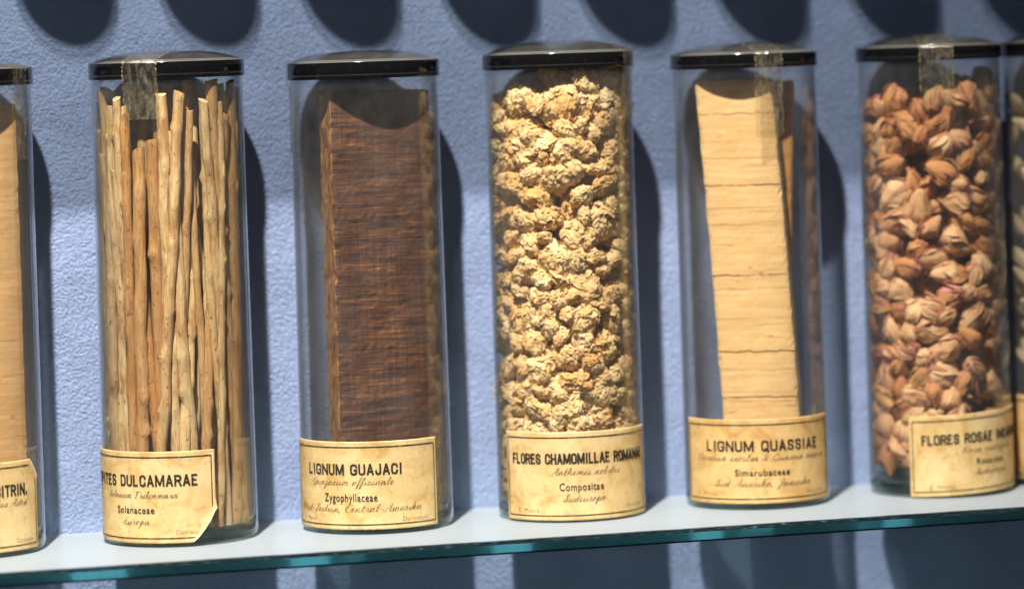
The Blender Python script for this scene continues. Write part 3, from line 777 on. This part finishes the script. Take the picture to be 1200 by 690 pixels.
def stick_mesh(path, r, seed):
    rng = random.Random(seed); b = MB(); ns = 12
    pts = [Vector(p) for p in path]
    fine = []
    L = len(pts); sub = 13
    for i in range(L - 1):
        p0 = pts[max(i - 1, 0)]; p1 = pts[i]; p2 = pts[i + 1]; p3 = pts[min(i + 2, L - 1)]
        for k in range(sub):
            t = k / sub
            fine.append(.5 * (2 * p1 + (p2 - p0) * t + (2 * p0 - 5 * p1 + 4 * p2 - p3) * t * t + (3 * p1 - p0 - 3 * p2 + p3) * t ** 3))
    fine.append(pts[-1])
    knots = []; z = rng.uniform(5, 20)
    while z < fine[-1].z: knots.append((z, rng.uniform(0, 6.28), rng.uniform(.35, 1.15))); z += rng.uniform(9, 24)
    vs = []; n = len(fine)
    taper = rng.uniform(-.12, .16)
    tilt_end = (rng.uniform(-.5, .5), rng.uniform(-.5, .5))
    for i, p in enumerate(fine):
        rad = r * (1 + taper * (.5 - i / n)) * (1 + .07 * mnoise.noise(Vector((p.z * .09, seed, 0))))
        wob = Vector((mnoise.noise(Vector((p.z * .05, seed, 7))), mnoise.noise(Vector((p.z * .05, seed, 17))), 0)) * .70
        for k in range(ns):
            a = 2 * math.pi * k / ns
            g = 1 + .07 * mnoise.noise(Vector((math.cos(a) * 1.6, math.sin(a) * 1.6, p.z * .03 + seed)))
            for (kz, ka, kh) in knots:
                dz = (p.z - kz) / 1.7
                if abs(dz) < 2: g += kh * .60 * math.exp(-dz * dz) * max(0, math.cos(a - ka)) ** 2 + .07 * math.exp(-dz * dz)
            dx, dy = rad * g * math.cos(a), rad * g * math.sin(a)
            ez = (dx * tilt_end[0] + dy * tilt_end[1]) if i in (0, n - 1) else 0
            vs.append((p.x + wob.x + dx, p.y + wob.y + dy, p.z + (ez if i else abs(ez) * .3)))
    fs = [(i * ns + k, i * ns + (k + 1) % ns, (i + 1) * ns + (k + 1) % ns, (i + 1) * ns + k) for i in range(n - 1) for k in range(ns)]
    b.add(vs, fs, 0)
    b.add(vs[-ns:], [tuple(range(ns))], 1, False)
    b.add(vs[:ns], [tuple(reversed(range(ns)))], 1, False)
    return b
LV = 6
P, rs = pack_sticks(128, 29.0, LV, 5)
rng = random.Random(8)
for i in range(P.shape[1]):
    p0 = P[0][i]
    pc = [(q @ np.array([rgt.x, rgt.y]), q @ np.array([fwd.x, fwd.y])) for q in P[:, i]]
    depth = pc[0][1]
    htop = rng.choice((rng.uniform(136, 158), rng.uniform(158, 172), rng.uniform(164, 175))) if depth < 2 else rng.uniform(155, 173)
    path = [(P[k][i][0] - p0[0], P[k][i][1] - p0[1], htop * k / (LV - 1)) for k in range(LV)]
    o = stick_mesh(path, rs[i], i * 3.7 + 1).build('dried_stick', [M['stick'], M['stick_end']], None, (J[2][0] + p0[0], J[2][1] + p0[1], 5.9))
    tag(o, 'thin tan dried stem standing upright among the sticks in the jar', 'stick', 'dried stems packed in the jar of sticks')

# ------------------------------------------------------------------ wood blocks
def wood_block(name, j, corner, ang, wdt, dep, hgt, lean, mats, seed, z0=5.7, rough=.35, fray=.5, lean_v=0.0, curve=0.0):
    """corner = front left foot in the camera frame (u right, v away); ang turns the front face; lean shifts the top to the right"""
    nx, ny, nz = 22, 10, 84
    ca, sa = math.cos(math.radians(ang)), math.sin(math.radians(ang))
    b = MB()
    cxm, cvm = corner[0] + ca * wdt / 2 - sa * dep / 2, corner[1] + sa * wdt / 2 + ca * dep / 2
    def pt(i, jn, k):
        s, d, z = i / nx * wdt, jn / ny * dep, k / nz * hgt
        nse = lambda f, q: mnoise.noise(Vector((s * f, d * f, z * f + seed + q)))
        s2, d2, zz = s, d, z
        edge = (i in (0, nx)) + (jn in (0, ny)) + (k in (0, nz))
        if i in (0, nx): s2 += rough * (nse(.12, 0) + .6 * nse(.6, 3))
        if jn in (0, ny): d2 += rough * (nse(.10, 11) + .4 * nse(.7, 5))
        if k in (0, nz): zz += rough * 2.2 * mnoise.noise(Vector((s * .25, d * .4, seed + 21)))
        if edge >= 2:
            ins = .35 + fray * max(0, nse(.9, 31))
            if i == 0: s2 += ins
            if i == nx: s2 -= ins
            if jn == 0: d2 += ins
            if jn == ny: d2 -= ins
        t = z / hgt
        u = corner[0] + ca * s2 - sa * d2 + lean * t + curve * math.sin(math.pi * t) - cxm
        v = corner[1] + sa * s2 + ca * d2 + lean_v * t - cvm
        p = camxy(u, v); return (p[0], p[1], zz)
    def patch(f, na, nb, mt):
        vs = [f(a, c) for a in range(na + 1) for c in range(nb + 1)]; Wd = nb + 1
        b.add(vs, [(a * Wd + c, (a + 1) * Wd + c, (a + 1) * Wd + c + 1, a * Wd + c + 1) for a in range(na) for c in range(nb)], mt, False)
    patch(lambda a, c: pt(a, 0, c), nx, nz, 0); patch(lambda a, c: pt(nx - a, ny, c), nx, nz, 0)
    patch(lambda a, c: pt(0, ny - a, c), ny, nz, 1); patch(lambda a, c: pt(nx, a, c), ny, nz, 1)
    patch(lambda a, c: pt(a, c, nz), nx, ny, 1); patch(lambda a, c: pt(nx - a, c, 0), nx, ny, 1)
    return b.build(name, mats, None, jar_point(j, cxm, cvm, z0))
tag(wood_block('wood_block', 3, (-12.9, -21.3), 19, 41.5, 17, 168, 0, [M['guaiac'], M['guaiac_side']], 1.0, rough=.55, fray=1.3),
    'dark reddish brown wood block with fine saw marks inside the jar', 'wood block')
tag(wood_block('wood_block', 1, (-16, -20), 16, 43.5, 17, 168, 0, [M['sandal'], M['sandal']], 4.0, rough=.25),
    'pale tan wood block inside the jar at the left edge', 'wood block')
tag(wood_block('wood_slab', 5, (-13.0, -17.4), -10, 31.2, 13, 167.5, -8.2, [M['quassia'], M['quassia_side']], 8.0, rough=.35, fray=.8, curve=.6, lean_v=1.6),
    'light yellow wood slab with dark cracks leaning to the left in its jar', 'wood slab')
tag(wood_block('wood_slab', 5, (-4.5, -4), -8, 16.5, 8, 166, 8.0, [M['quassia_dark'], M['quassia_dark']], 15.0, rough=.5, fray=.8, lean_v=2),
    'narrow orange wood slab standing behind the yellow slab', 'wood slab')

# ------------------------------------------------------------------ things poured into the jars
def pack_balls(n, R, z0, z1, rmin, rmax, seed, iters=220, squash=.93, fit=.93):
    rng = np.random.default_rng(seed)
    r = rng.uniform(rmin, rmax, n)
    a = rng.uniform(0, 2 * np.pi, n); d = R * np.sqrt(rng.uniform(0, 1, n)) * .9
    P = np.stack([d * np.cos(a), d * np.sin(a), rng.uniform(z0, z1, n)], 1)
    for it in range(iters):
        D = P[:, None] - P[None]; L = np.sqrt((D ** 2).sum(-1)) + 1e-6
        ov = np.clip((r[:, None] + r[None]) * squash - L, 0, None); np.fill_diagonal(ov, 0)
        P += (D / L[..., None] * ov[..., None]).sum(1) * .3
        P[:, 2] -= .008
        q = np.hypot(P[:, 0], P[:, 1]); lim = R - r * fit
        s = np.where(q > lim, lim / np.maximum(q, 1e-6), 1); P[:, 0] *= s; P[:, 1] *= s
        P[:, 2] = np.clip(P[:, 2], z0 + r, z1 - r * .6 + 0)
    return P, r

_ico = {}
def ico(sub):
    if sub in _ico: return _ico[sub]
    import bmesh
    bm = bmesh.new(); bmesh.ops.create_icosphere(bm, subdivisions=sub, radius=1)
    v = [x.co.copy() for x in bm.verts]; f = [tuple(q.index for q in p.verts) for p in bm.faces]
    bm.free(); _ico[sub] = (v, f); return _ico[sub]

def chamomile_mesh(seed):
    rng = random.Random(seed); b = MB(); v, f = ico(5)
    off = Vector((seed * 3.1, seed * 1.7, seed * 5.3)); sq = rng.uniform(.68, .92); el = rng.uniform(.9, 1.15)
    vs = []
    for p in v:
        n1 = mnoise.noise(p * 1.35 + off); n2 = mnoise.noise(p * 3.2 + off * 2)
        n3 = 1 - abs(mnoise.noise(p * 5.2 + off * 3)) * 2; n4 = mnoise.noise(p * 9 + off) + .7 * mnoise.noise(p * 17 + off)
        k = .96 + .34 * n1 + .20 * n2 + .12 * (n3 - .4) + .11 * n4
        vs.append((p.x * k * el, p.y * k, p.z * k * sq))
    b.add(vs, f, 0, True)
    for _ in range(110):                      # small curled florets all over
        d = Vector((rng.gauss(0, 1), rng.gauss(0, 1), rng.gauss(0, 1))).normalized()
        k = .96 + .34 * mnoise.noise(d * 1.35 + off) + .20 * mnoise.noise(d * 3.2 + off * 2)
        c = Vector((d.x * k * el, d.y * k, d.z * k * sq)) * .95
        t = d.orthogonal().normalized(); t.rotate(Matrix.Rotation(rng.uniform(0, 6.28), 3, d)); s = d.cross(t)
        ln, wd, cu = rng.uniform(.24, .56), rng.uniform(.10, .22), rng.uniform(-.35, .22)
        q = []; m_ = 5
        for i in range(m_ + 1):
            u = i / m_; ww = wd * (.45 + 1.2 * u * (1.15 - u))
            cen = c + t * (ln * (u - .25)) + d * (.05 + cu * u * u * ln + .05 * math.sin(u * 3))
            q += [cen + s * ww + d * ww * .4, cen, cen - s * ww + d * ww * .4]
        fq = []
        for i in range(m_): fq += [(3 * i, 3 * i + 1, 3 * i + 4, 3 * i + 3), (3 * i + 1, 3 * i + 2, 3 * i + 5, 3 * i + 4)]
        b.add(q, fq, 0, True)
    return b

def rosebud_mesh(seed, open_=0.0):
    """shrivelled bud along +z: a core wrapped by overlapping, creased petals, with sepals at the foot"""
    rng = random.Random(seed); b = MB()
    belly = rng.uniform(.66, .84); bend = (rng.uniform(-.16, .16), rng.uniform(-.16, .16)); off = seed * 2.3
    nf = rng.randint(6, 10); ph = rng.uniform(0, 6.28); sk = rng.uniform(.72, .95)
    def prof(t):                             # t 0 foot .. 1 tip
        return max(0, math.sin(math.pi * min(1, t) ** sk)) ** .62 * belly * (1 - .16 * t) + .04
    def crease(a, t):
        tw = a + 1.1 * t
        return (.028 * math.sin(nf * tw + ph + 1.5 * mnoise.noise(Vector((t * 2.5, off, 0)))) * (.4 + t) + .16 * mnoise.noise(Vector((math.cos(a) * 1.1, math.sin(a) * 1.1, t * 2.2 + off)))
                + .07 * mnoise.noise(Vector((math.cos(a) * 3.6, math.sin(a) * 3.6, t * 6 + off))))
    def P(r, a, t):
        z = -1.15 + 2.35 * t
        return (r * math.cos(a) + bend[0] * (t * 2 - .6) ** 2, r * math.sin(a) + bend[1] * (t * 2 - .6) ** 2, z)
    nz, na = 24, 40
    vs = [P(prof(i / nz) * .94 * (1 + crease(2 * math.pi * k / na, i / nz)), 2 * math.pi * k / na, i / nz) for i in range(nz + 1) for k in range(na)]
    b.add(vs, [(i * na + k, i * na + (k + 1) % na, (i + 1) * na + (k + 1) % na, (i + 1) * na + k) for i in range(nz) for k in range(na)], 0)
    for q in range(rng.randint(5, 8)):       # wrapping petals
        a0 = rng.uniform(0, 6.28); span = rng.uniform(1.1, 2.3); tw = rng.uniform(-.9, .9); tp = rng.uniform(.58, 1.06)
        lay = 1.0 + .03 * q + rng.uniform(0, .03); nu, nv = 16, 18; g = []; curl = rng.uniform(-.10, .05)
        for i in range(nv + 1):
            t = i / nv
            for k in range(nu + 1):
                s_ = k / nu * 2 - 1
                edge = 1 - abs(s_) ** 2.0
                tt = .03 + (tp - .03) * t * (.60 + .40 * edge + .07 * mnoise.noise(Vector((s_ * 2.6, off, q * 3))))
                a = a0 + s_ * span / 2 * (1 - .30 * t ** 3) + tw * tt
                wr = .07 * mnoise.noise(Vector((s_ * 2, t * 3, off + q * 5))) + .04 * mnoise.noise(Vector((s_ * 5, t * 5, off + q)))
                r = prof(min(tt, .93)) * (lay + wr + crease(a, tt) + .12 * abs(s_) ** 4 + (open_ + curl) * t ** 4)
                g.append(P(r, a, tt))
        Wd = nu + 1
        b.add(g, [(i * Wd + k, i * Wd + k + 1, (i + 1) * Wd + k + 1, (i + 1) * Wd + k) for i in range(nv) for k in range(nu)], 0)
    for q in range(5):                       # sepals: narrow darker tongues lying on the foot of the bud
        a0 = q * 1.257 + rng.uniform(-.3, .3); ln = rng.uniform(.35, .70); g = []; fl = rng.uniform(-.05, .15)
        for i in range(9):
            t = i / 8; wd = .26 * (1 - t) ** .7 + .01
            for k in range(3):
                tt = .0 + ln * t
                g.append(P(prof(max(tt, .05)) * (1.16 + fl * t * t) + .02, a0 + (k - 1) * wd / max(prof(tt), .25) * .5, tt - .04))
        b.add(g, [(i * 3 + k, i * 3 + k + 1, i * 3 + k + 4, i * 3 + k + 3) for i in range(8) for k in range(2)], 1)
    vs = []
    for (r, z) in [(.07, -1.30), (.13, -1.27), (.20, -1.18), (.24, -1.02)]:
        for k in range(12): vs.append((r * math.cos(k * math.pi / 6) + bend[0] * .36, r * math.sin(k * math.pi / 6) + bend[1] * .36, z))
    b.add(vs, [(i * 12 + k, i * 12 + (k + 1) % 12, (i + 1) * 12 + (k + 1) % 12, (i + 1) * 12 + k) for i in range(3) for k in range(12)] + [tuple(reversed(range(12)))], 1)
    return b

def rand_rot(rng):
    return Vector((rng.gauss(0, 1), rng.gauss(0, 1), rng.gauss(0, 1), )).normalized().to_track_quat('Z', 'Y') @ Matrix.Rotation(rng.uniform(0, 6.28), 3, 'Z').to_quaternion()

def settle(o, me, R):
    "slide a piece inwards until no point of it is beyond radius R of its jar's axis"
    j = o['_axis']; del o['_axis']
    n = len(me.vertices); co = np.empty(n * 3); me.vertices.foreach_get('co', co); co = co.reshape(-1, 3) / S
    mt = np.array(o.rotation_quaternion.to_matrix()) * np.array(o.scale)[None]
    co = co @ mt.T
    x, y = o.location.x / S - J[j][0], o.location.y / S - J[j][1]
    for _ in range(4):
        r = np.hypot(co[:, 0] + x, co[:, 1] + y); k = int(r.argmax()); ex = r[k] - R
        d0 = math.hypot(x, y)
        if ex <= 0 and (d0 < 16 or ex > -.05): break
        if ex < 0: x += x / d0 * -ex; y += y / d0 * -ex; continue
        x -= (co[k, 0] + x) / r[k] * ex; y -= (co[k, 1] + y) / r[k] * ex
    o.location.x = (x + J[j][0]) * S; o.location.y = (y + J[j][1]) * S

def seen(p, back=15, core=11):
    u, v = p[0] * rgt.x + p[1] * rgt.y, p[0] * fwd.x + p[1] * fwd.y
    return v < back and not (v > 2 and abs(u) < core)

# chamomile: a pile that slopes down to the left under the lid
cm = [chamomile_mesh(k).mesh('chamomile_head', M['chamomile']) for k in range(12)]
P, r = pack_balls(640, 29.3, 6, 181, 2.7, 6.5, 19, iters=300, squash=.88, fit=1.0)
rng = random.Random(3)
def near_first(P, r):                        # how close to the front of the glass, biggest first
    return [i for _, i in sorted((((P[i][0] * fwd.x + P[i][1] * fwd.y) + .6 * abs(P[i][0] * rgt.x + P[i][1] * rgt.y) * 0 - math.hypot(P[i][0], P[i][1]) * .6 - r[i], i) for i in range(len(P))))]
mass = MB(); shown = 0
for i in near_first(P, r):
    p, q = P[i], r[i]
    u = p[0] * rgt.x + p[1] * rgt.y
    if p[2] > 175.5 + u * .16 or not seen(p, 15, 9): continue
    me = rng.choice(cm); k = q * rng.uniform(1.08, 1.26)
    if shown >= 296:
        rot = rand_rot(rng).to_matrix()
        vv, ff = ico(3); off = Vector((i * 1.7, i, 0))
        mass.add([rot @ (x * k * (1 + .34 * mnoise.noise(x * 1.4 + off) + .22 * mnoise.noise(x * 3.4 + off))) + Vector(p) for x in vv], ff, 0)
        continue
    o = put('chamomile_head', me, None, (J[4][0] + p[0], J[4][1] + p[1], p[2])); shown += 1
    o.scale = (k * rng.uniform(.82, 1.12), k * rng.uniform(.85, 1.12), k * rng.uniform(.72, 1.05)); o.rotation_mode = 'QUATERNION'; o.rotation_quaternion = rand_rot(rng); o['_axis'] = 4; settle(o, me, 29.0)
    tag(o, 'crumpled cream dried flower head packed in the jar', 'dried flower', 'cream dried flower heads filling one jar')
tag(mass.build('chamomile_crumbs', M['chamomile'], None, (J[4][0], J[4][1], 0)), 'crumbly cream dried flower bits deeper inside the jar', 'dried flowers', None, 'stuff')

# rosebuds
rm = {c: [rosebud_mesh(k + i * 10, .05 * (k % 3)).mesh('dried_rosebud', [M[c], M['rose_bit']]) for k in range(8)] for i, c in enumerate(('rose', 'rose_brown', 'rose_pink'))}
P, r = pack_balls(470, 29.2, 10, 178, 3.8, 6.0, 11, squash=.84, fit=.95)
rng = random.Random(12)
pink = 0
for p, q in zip(P, r):
    u = p[0] * rgt.x + p[1] * rgt.y; v = p[0] * fwd.x + p[1] * fwd.y
    if p[2] > 166 + u * .22 or not seen(p, 17, 4) or p[2] < 14: continue
    c = 'rose' if rng.random() < .62 else 'rose_brown'
    if v < -17 and abs(u + 1) < 9 and 82 < p[2] < 96 and pink < 1: c = 'rose_pink'; pink += 1
    elif rng.random() < .07: c = 'rose_brown'
    o = put('dried_rosebud', rng.choice(rm[c]), None, (J[6][0] + p[0], J[6][1] + p[1], p[2]))
    k = q * rng.uniform(1.1, 1.3); o.scale = (k * rng.uniform(.9, 1.15), k * rng.uniform(.85, 1.1), k * rng.uniform(.88, 1.12)); o.rotation_mode = 'QUATERNION'
    d = Vector((rng.gauss(0, 1), rng.gauss(0, 1), rng.gauss(0, .8)))
    rad = Vector((p[0], p[1], 0)).normalized(); d -= rad * d.dot(rad) * .65     # they lie against the glass
    o.rotation_quaternion = d.normalized().to_track_quat('Z', 'Y') @ Matrix.Rotation(rng.uniform(0, 6.28), 3, 'Z').to_quaternion()
    o['_axis'] = 6; settle(o, o.data, 28.95)
    lab = {'rose': 'tan dried rosebud packed in the jar', 'rose_brown': 'darker reddish brown dried rosebud packed in the jar', 'rose_pink': 'pink dried rosebud halfway up the jar of tan rosebuds'}[c]
    g = {'rose': 'tan dried rosebuds in one jar', 'rose_brown': 'brown dried rosebuds in one jar', 'rose_pink': None}[c]
    tag(o, lab, 'rosebud', g)
def scrap_mesh(seed):
    rng = random.Random(seed); b = MB(); n = 9; m_ = 5; top_ = []; bot_ = []
    for i in range(n + 1):
        t = i / n; wd = .34 * math.sin(math.pi * (t * .94 + .03)) ** .7
        for k in range(m_ + 1):
            s = k / m_ * 2 - 1
            z = .22 * s * s + .18 * math.sin(t * 3 + seed) + .05 * mnoise.noise(Vector((t * 4, s * 2, seed)))
            top_.append((s * wd, (t - .5) * 2, z)); bot_.append((s * wd * .96, (t - .5) * 1.97, z - .13))
    Wd = m_ + 1; F = [(i * Wd + k, i * Wd + k + 1, (i + 1) * Wd + k + 1, (i + 1) * Wd + k) for i in range(n) for k in range(m_)]
    b.add(top_, F, 0); b.add(bot_, [f[::-1] for f in F], 0)
    return b
sm = [scrap_mesh(k).mesh('petal_scrap', M['rose_bit']) for k in range(5)]
rng = random.Random(21)
for i in range(110):
    a = rng.uniform(-85, 85); rr_ = rng.uniform(19, 26.3)
    pp = cazim(a, rr_); z = rng.uniform(9, 155) if i > 12 else rng.uniform(8, 20)
    o = put('petal_scrap', rng.choice(sm), None, (J[6][0] + pp[0], J[6][1] + pp[1], z))
    k = rng.uniform(2.2, 4.6); o.scale = (k, k, k); o.rotation_mode = 'QUATERNION'; o.rotation_quaternion = rand_rot(rng)
    tag(o, 'small dark pinkish petal scrap between the rosebuds', 'petal', 'petal scraps between the rosebuds')

# pale pods in the last jar
def pod_mesh(seed):
    b = MB(); v, f = ico(3); vs = []
    for p in v:
        a = math.atan2(p.y, p.x); k = 1 + .10 * math.cos(a * 5 + seed) + .12 * mnoise.noise(p * 1.6 + Vector((seed * 4, 0, 0)))
        w_ = (1 - .35 * abs(p.z) ** 2)
        vs.append((p.x * k * .62 * w_ + .25 * p.z * p.z, p.y * k * .62 * w_, p.z * 1.7))
    b.add(vs, f, 0); return b
pm = [pod_mesh(k).mesh('pale_pod', M['pod']) for k in range(5)]
P, r = pack_balls(230, 29.0, 6, 172, 4.2, 5.4, 31, squash=1.0)
rng = random.Random(33)
for p, q in zip(P, r):
    u = p[0] * rgt.x + p[1] * rgt.y; v = p[0] * fwd.x + p[1] * fwd.y
    if p[2] > 166 or u > 6 or v > 16 or (v > 0 and u > -8): continue
    o = put('pale_pod', rng.choice(pm), None, (J[7][0] + p[0], J[7][1] + p[1], p[2]))
    o.scale = (q, q, q * rng.uniform(.9, 1.1)); o.rotation_mode = 'QUATERNION'
    dd = camxy(-.8 + rng.gauss(0, .35), rng.gauss(0, .4)); d = Vector((dd[0], dd[1], .9))
    o.rotation_quaternion = d.normalized().to_track_quat('Z', 'Y') @ Matrix.Rotation(rng.uniform(0, 6.28), 3, 'Z').to_quaternion()
    o['_axis'] = 7; settle(o, o.data, 28.95)
    tag(o, 'pale slanting dried pod in the jar at the right edge', 'pod', 'pale pods in the jar at the right edge')

# ------------------------------------------------------------------ the shelf above: only its shadows fall into the picture
UZ = 262.5
shelf('glass_shelf', UZ, 'frosted glass shelf higher on the wall, above the picture', 'frost2')
for i in range(13):
    X = -266 + 55.5 * i
    u = empty('small_jar', (X, -3.5 - max(0, X + 130) * .030, UZ + .06))
    tag(u, 'small dark filled jar on the upper shelf above the picture', 'jar', 'small jars on the upper shelf')
    b = MB(); Ru = 19.8 - max(0, X - 20) * .0065
    lathe(b, [(0.01, 0), (Ru - 2, 0), (Ru - .5, .8), (Ru, 2.5), (Ru, 118), (Ru - 1.5, 118), (Ru - 1.5, 4), (0.01, 4)], 64)
    b.build('glass_body', M['glass'], u)
    b = MB(); lathe(b, [(0.01, 4.2), (Ru - 2, 4.2), (Ru - 1.7, 6), (Ru - 1.7, 100), (Ru - 5, 106), (0.01, 109)], 48)
    b.build('powder_filling', M['stick_end'], u)
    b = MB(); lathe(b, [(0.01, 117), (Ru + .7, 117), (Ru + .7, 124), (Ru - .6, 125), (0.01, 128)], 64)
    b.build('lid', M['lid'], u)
